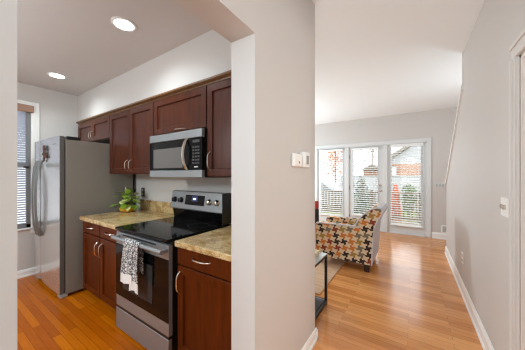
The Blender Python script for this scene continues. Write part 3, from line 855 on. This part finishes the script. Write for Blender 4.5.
AY0, AY1 = 3.50, 4.20
t = thing('armchair', (-0.9, 3.85, 0), 'armchair in multicoloured pinwheel houndstooth fabric with a flared back', 'armchair')
side = [(-1.30, 0.11), (-0.49, 0.11), (-0.47, 0.62), (-0.62, 0.60), (-0.72, 0.635), (-1.27, 0.63), (-1.31, 0.60)]
for y0, y1 in ((AY0, AY0 + 0.13), (AY1 - 0.13, AY1)):
    b = prism(NB(), side, y0, y1, 'Y'); bevel_all(b, 0.018, 2, 50); obj('arm', b, 'fabric', t, True, True)
    b = NB()
    ye = y0 if y0 == AY0 else y1
    tube(b, [(-1.30, ye + 0.002, 0.12), (-1.31, ye + 0.002, 0.60), (-1.275, ye + 0.002, 0.628), (-0.72, ye + 0.002, 0.634), (-0.66, ye + 0.002, 0.615)], 0.011, 8)
    obj('piping', b, 'fabric_welt_glare', t, True)  # welt kept pale and thick to carry glare along the arm top
backp = [(-0.74, 0.40), (-0.72, 0.62), (-0.66, 0.74), (-0.58, 0.83), (-0.50, 0.895), (-0.43, 0.925), (-0.375, 0.92), (-0.345, 0.885), (-0.36, 0.84), (-0.41, 0.76), (-0.455, 0.64), (-0.475, 0.40), (-0.49, 0.11), (-0.60, 0.11)]
b = prism(NB(), backp, AY0 + 0.004, AY1 - 0.004, 'Y'); bevel_all(b, 0.012, 2, 60); obj('backrest', b, 'fabric', t, True, True)
for y in (AY0 + 0.002, AY1 - 0.002):
    b = NB(); tube(b, [(x, y, z) for x, z in backp[1:13]], 0.009, 8); obj('piping', b, 'fabric_welt_glare', t, True)
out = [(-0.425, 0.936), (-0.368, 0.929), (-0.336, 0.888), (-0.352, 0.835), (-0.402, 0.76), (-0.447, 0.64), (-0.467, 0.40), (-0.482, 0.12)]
b = NB(); prism(b, out + [(x - 0.012, z - (0.012 if z > 0.9 else 0)) for x, z in out[::-1]], AY0 + 0.015, AY1 - 0.015, 'Y'); obj('back_panel_glare', b, 'fabric_welt_glare', t, True, label='outer back panel coloured pale as window glare')  # pale colour stands in for window glare washing out the pattern
b = NB(); box(b, -1.28, -0.55, AY0 + 0.10, AY1 - 0.10, 0.11, 0.32, 0.01, 2); obj('seat_base', b, 'fabric', t, True, True)
b = NB(); box(b, -1.33, -0.68, AY0 + 0.132, AY1 - 0.132, 0.322, 0.47, 0.035, 3); obj('seat_cushion', b, 'fabric', t, True, True)
for x, y in ((-0.555, AY0 + 0.05), (-0.555, AY1 - 0.05), (-1.25, AY0 + 0.05), (-1.25, AY1 - 0.05)):
    b = NB(); z0 = 0.0 if x > -0.9 else 0.0105
    r0, r1 = 0.032, 0.042
    V = [b.verts.new((x + s * a, y + s2 * a, z)) for z, a in ((z0, r0), (0.115, r1)) for s, s2 in ((-1, -1), (1, -1), (1, 1), (-1, 1))]
    for f in ((0, 1, 2, 3), (4, 5, 6, 7), (0, 1, 5, 4), (1, 2, 6, 5), (2, 3, 7, 6), (3, 0, 4, 7)): b.faces.new([V[i] for i in f])
    obj('leg', b, 'dark_wood', t)

TX0, TX1, TY0, TY1, TZ = -1.95, -0.767, 1.90, 2.417, 0.545
t = thing('console_table', ((TX0 + TX1) / 2, 2.16, 0), 'low black metal table with glass top and smoked glass shelf', 'table')
for x in (TX0, TX1 - 0.024):
    for y in (TY0, TY1 - 0.024):
        b = NB(); box(b, x, x + 0.024, y, y + 0.024, 0, TZ - 0.012); obj('leg', b, 'black_metal', t)
def ringframe(z0, z1, w=0.024):
    b = NB()
    box(b, TX0 + w, TX1 - w, TY0, TY0 + w, z0, z1); box(b, TX0 + w, TX1 - w, TY1 - w, TY1, z0, z1)
    box(b, TX0, TX0 + w, TY0 + w, TY1 - w, z0, z1); box(b, TX1 - w, TX1, TY0 + w, TY1 - w, z0, z1)
    return b
obj('top_frame', ringframe(TZ - 0.034, TZ - 0.012), 'black_metal', t)
obj('bottom_frame', ringframe(0.012, 0.05), 'black_metal', t)
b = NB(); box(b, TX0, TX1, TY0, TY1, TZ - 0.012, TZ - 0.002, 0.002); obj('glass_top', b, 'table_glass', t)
b = NB(); box(b, TX0 + 0.02, TX1 - 0.02, TY0 + 0.02, TY1 - 0.02, 0.05, 0.058); obj('shelf', b, 'smoke_glass', t, label='smoked glass lower shelf')
b = NB(); box(b, -0.925, -0.825, 2.20, 2.33, TZ - 0.002, TZ + 0.03, 0.006, 2)
t = thing('keepsake_box', (-0.89, 2.285, TZ - 0.002), 'small cream box on the glass table top', 'box')
obj('body', b, 'cream', t)
b = NB(); box(b, -0.929, -0.821, 2.196, 2.334, TZ + 0.03, TZ + 0.045, 0.005, 2); obj('lid', b, 'cream', t)

t = thing('floor_vase', (-1.845, 5.0, 0), 'slim black floor vase with a red rim behind the armchair', 'vase')
b = NB(); lathe(b, [(0.05, 0.0105), (0.06, 0.03), (0.065, 0.3), (0.06, 0.6), (0.052, 0.62)], (-1.845, 5.0, 0), 20); obj('body', b, 'black', t, True)
b = NB(); lathe(b, [(0.053, 0.62), (0.058, 0.64), (0.058, 0.765), (0.05, 0.785), (0.04, 0.785), (0.04, 0.70)], (-1.845, 5.0, 0), 20); obj('rim', b, 'red', t, True, label='glossy red rim')

# ------------------------------------------------------------------ outdoors beyond the patio doors
GZ = -0.35
struct(obj('ground_lawn', box(NB(), -16, 8, 6.37, 40, GZ - 0.2, GZ), 'grass'))
bm = NB()
for i in range(13): box(bm, -4.5, 2.0, 6.42 + i * 0.145, 6.555 + i * 0.145, -0.08, -0.045)
struct(obj('floor_deck', bm, 'deck'))
def railing(x0, x1, y, label, ztop=0.83, bw=0.018):
    t = thing('deck_railing', ((x0 + x1) / 2, y, -0.045), label, 'railing', 'weathered deck railings')
    b = NB(); box(b, x0, x1, y - 0.06, y + 0.06, ztop - 0.035, ztop); obj('top_rail', b, 'rail', t)
    b = NB(); box(b, x0, x1, y - 0.02, y + 0.02, 0.03, 0.11); obj('bottom_rail', b, 'rail', t)
    for x in (x0 + 0.05, x1 - 0.05):
        b = NB(); box(b, x - 0.045, x + 0.045, y - 0.045, y + 0.045, -0.045, ztop + 0.06, 0.006); obj('post', b, 'rail', t)
    n = int((x1 - x0 - 0.2) / 0.105)
    for i in range(n):
        x = x0 + 0.14 + i * (x1 - x0 - 0.28) / max(1, n - 1)
        b = NB(); box(b, x - bw, x + bw, y - 0.018, y + 0.018, 0.11, ztop - 0.035); obj('baluster', b, 'rail', t)
railing(-3.8, -1.95, 8.2, 'weathered wooden deck railing seen through the left glass panel', bw=0.036)
railing(-1.18, 0.22, 8.2, 'weathered wooden deck railing seen through the right glass panel')

t = thing('patio_umbrella', (-0.49, 8.7, GZ), 'closed orange-red patio umbrella standing behind the right railing', 'umbrella')
b = NB(); prof = []
b2 = NB(); lathe(b2, [(0.22, 0), (0.22, 0.04), (0.05, 0.07), (0.03, 0.16)], (-0.49, 8.7, GZ), 20); obj('base', b2, 'grey_plastic', t, True)
b2 = NB(); tube(b2, [(-0.49, 8.7, GZ + 0.1), (-0.49, 8.7, 1.10)], 0.02, 8); obj('pole', b2, 'rail', t)
n = 24; rings = []
for z, r in ((-0.10, 0.14), (0.1, 0.145), (0.45, 0.12), (0.75, 0.09), (0.95, 0.065), (1.06, 0.05), (1.09, 0.02)):
    rings.append([b.verts.new((-0.49 + r * (1 + 0.16 * (k % 2)) * math.cos(2 * PI * k / n), 8.7 + r * (1 + 0.16 * (k % 2)) * math.sin(2 * PI * k / n), z)) for k in range(n)])
for a, c in zip(rings, rings[1:]):
    for k in range(n): b.faces.new((a[k], a[(k + 1) % n], c[(k + 1) % n], c[k]))
b.faces.new(rings[0][::-1]); b.faces.new(rings[-1]); obj('canopy', b, 'umbrella', t)

def leafball(b, c, rx, ry, rz, n, size, rnd, cone=False):
    for _ in range(n):
        while True:
            p = Vector((rnd.uniform(-1, 1), rnd.uniform(-1, 1), rnd.uniform(-1, 1)))
            if cone:
                if math.hypot(p.x, p.y) < (1 - p.z) / 2: break
            elif p.length < 1: break
        q = Vector((c[0] + p.x * rx, c[1] + p.y * ry, c[2] + p.z * rz))
        r = Matrix.Rotation(rnd.uniform(0, 6.3), 3, Vector((rnd.uniform(-1, 1), rnd.uniform(-1, 1), rnd.uniform(-1, 1) + 0.01)).normalized())
        s = size * rnd.uniform(0.6, 1.3)
        vv = [b.verts.new(q + r @ Vector(d) * s) for d in ((-0.5, 0, 0), (0, -0.32, 0.06), (0.6, 0, 0), (0, 0.32, 0.06))]
        b.faces.new(vv)
def tree(name, x, y, h, rx, rz, m, label, cat, n, size, seed, cone=False, trunk=0.06, group=None):
    rnd = random.Random(seed)
    t = thing(name, (x, y, GZ), label, cat, group)
    b = NB(); zc = GZ + h - rz
    tube(b, [(x, y, GZ), (x + 0.03, y, zc), (x, y, zc + rz * 0.7)], [trunk, trunk * 0.8, trunk * 0.3], 8)
    for k in range(5):
        a = k * 1.3; tube(b, [(x, y, zc - rz * 0.3), (x + rx * 0.6 * math.cos(a), y + rx * 0.6 * math.sin(a), zc + rz * (0.1 + 0.1 * k))], [trunk * 0.5, trunk * 0.15], 6)
    obj('trunk', b, 'bark', t, True)
    b = NB(); leafball(b, (x, y, zc), rx, rx, rz, n, size, rnd, cone); obj('foliage', b, m, t)
tree('garden_bush', -0.13, 9.3, 1.45, 0.24, 0.5, 'bush', 'green leafy bush beyond the right railing', 'bush', 420, 0.09, 3, trunk=0.02)
tree('garden_bush', 0.55, 9.6, 1.2, 0.35, 0.45, 'bush', 'low green bush at the right end of the deck', 'bush', 300, 0.09, 4, trunk=0.02)
tree('evergreen_tree', -1.76, 10.0, 1.98, 0.62, 0.95, 'conifer', 'small cone-shaped evergreen beyond the middle patio door', 'tree', 1300, 0.1, 5, True)
tree('bare_tree', -2.1, 15.4, 5.2, 1.5, 1.6, 'conifer', 'tall thin-leaved tree rising behind the white fence', 'tree', 1500, 0.085, 8, trunk=0.05)
tree('autumn_tree', -4.15, 14.6, 4.4, 0.75, 1.5, 'autumn', 'pinkish autumn tree beyond the left glass panel', 'tree', 1000, 0.15, 6, trunk=0.06)

# white fence behind the gardens
t = thing('garden_fence', (-2.0, 13.0, GZ), 'white board fence crossing the gardens behind the deck', 'fence')
b = NB()
for i in range(38): box(b, -3.4 + i * 0.152, -3.4 + i * 0.152 + 0.146, 12.98, 13.02, GZ + 0.04, 1.30)
obj('boards', b, 'vinyl', t)
b = NB(); box(b, -3.42, 2.4, 12.95, 13.05, 1.30, 1.36); obj('cap_rail', b, 'grey_plastic', t)
for x in (-3.4, -1.4, 0.6, 2.36):
    b = NB(); box(b, x - 0.06, x + 0.06, 12.93, 13.07, GZ, 1.42); obj('post', b, 'vinyl', t)

# neighbour's brick house
t = thing('brick_house', (0.7, 20.0, GZ), 'peach brick house with a grey gable roof beyond the fence', 'house')
b = NB(); box(b, -1.75, 4.5, 18.0, 23.0, GZ, 2.15); obj('wall', b, 'brick', t)
b = NB(); prism(b, [(-2.1, 2.05), (-1.95, 2.05), (1.4, 4.35), (4.7, 2.05), (4.85, 2.05), (4.85, 2.2), (1.4, 4.6), (-2.1, 2.2)], 17.7, 23.2, 'Y'); obj('roof', b, 'shingle', t)
b = NB(); prism(b, [(-1.75, 2.15), (4.5, 2.15), (1.4, 4.3)], 18.02, 18.1, 'Y'); obj('gable', b, 'vinyl', t)
b = NB(); box(b, -1.45, -0.95, 17.95, 18.03, 1.0, 1.95); w_ = obj('window', b, 'vinyl', t)
b = NB(); box(b, -1.40, -1.0, 17.94, 17.96, 1.05, 1.9); obj('pane', b, 'pale_plate', w_)
t = thing('brick_house', (-3.05, 24.0, GZ), 'farther peach brick house behind the evergreen', 'house')
b = NB(); box(b, -3.75, -2.35, 22.0, 26.0, GZ, 1.85); obj('wall', b, 'brick', t)
b = NB(); prism(b, [(-3.95, 1.8), (-3.05, 2.35), (-2.15, 1.8)], 21.7, 26.3, 'Y'); obj('roof', b, 'shingle', t)

# parked white car behind the left railing
t = thing('car', (-4.2, 12.3, GZ), 'white car parked behind the left deck railing', 'car')
cx0 = -6.2
prof = [(cx0, 0.25), (cx0 + 0.05, 0.72), (cx0 + 0.6, 0.88), (cx0 + 1.25, 1.40), (cx0 + 2.3, 1.45), (cx0 + 3.05, 0.95), (cx0 + 3.95, 0.82), (cx0 + 4.1, 0.55), (cx0 + 4.1, 0.25)]
b = prism(NB(), [(x, z + GZ) for x, z in prof], 11.5, 13.0 - 0.1, 'Y'); bevel_all(b, 0.07, 3, 15); obj('body', b, 'car_paint', t, True)
b = NB(); prism(b, [(cx0 + 0.85, 0.95 + GZ), (cx0 + 1.3, 1.33 + GZ), (cx0 + 2.22, 1.37 + GZ), (cx0 + 2.75, 0.97 + GZ)], 11.49, 11.52, 'Y'); obj('side_window', b, 'car_glass', t)
for x in (cx0 + 0.8, cx0 + 3.3):
    for y in (11.52, 12.72):
        b = NB(); lathe(b, [(0.2, 0), (0.32, 0.02), (0.32, 0.18), (0.2, 0.2)], (x, y + 0.2, GZ + 0.32), 20, 'Y'); obj('wheel', b, 'tyre', t)
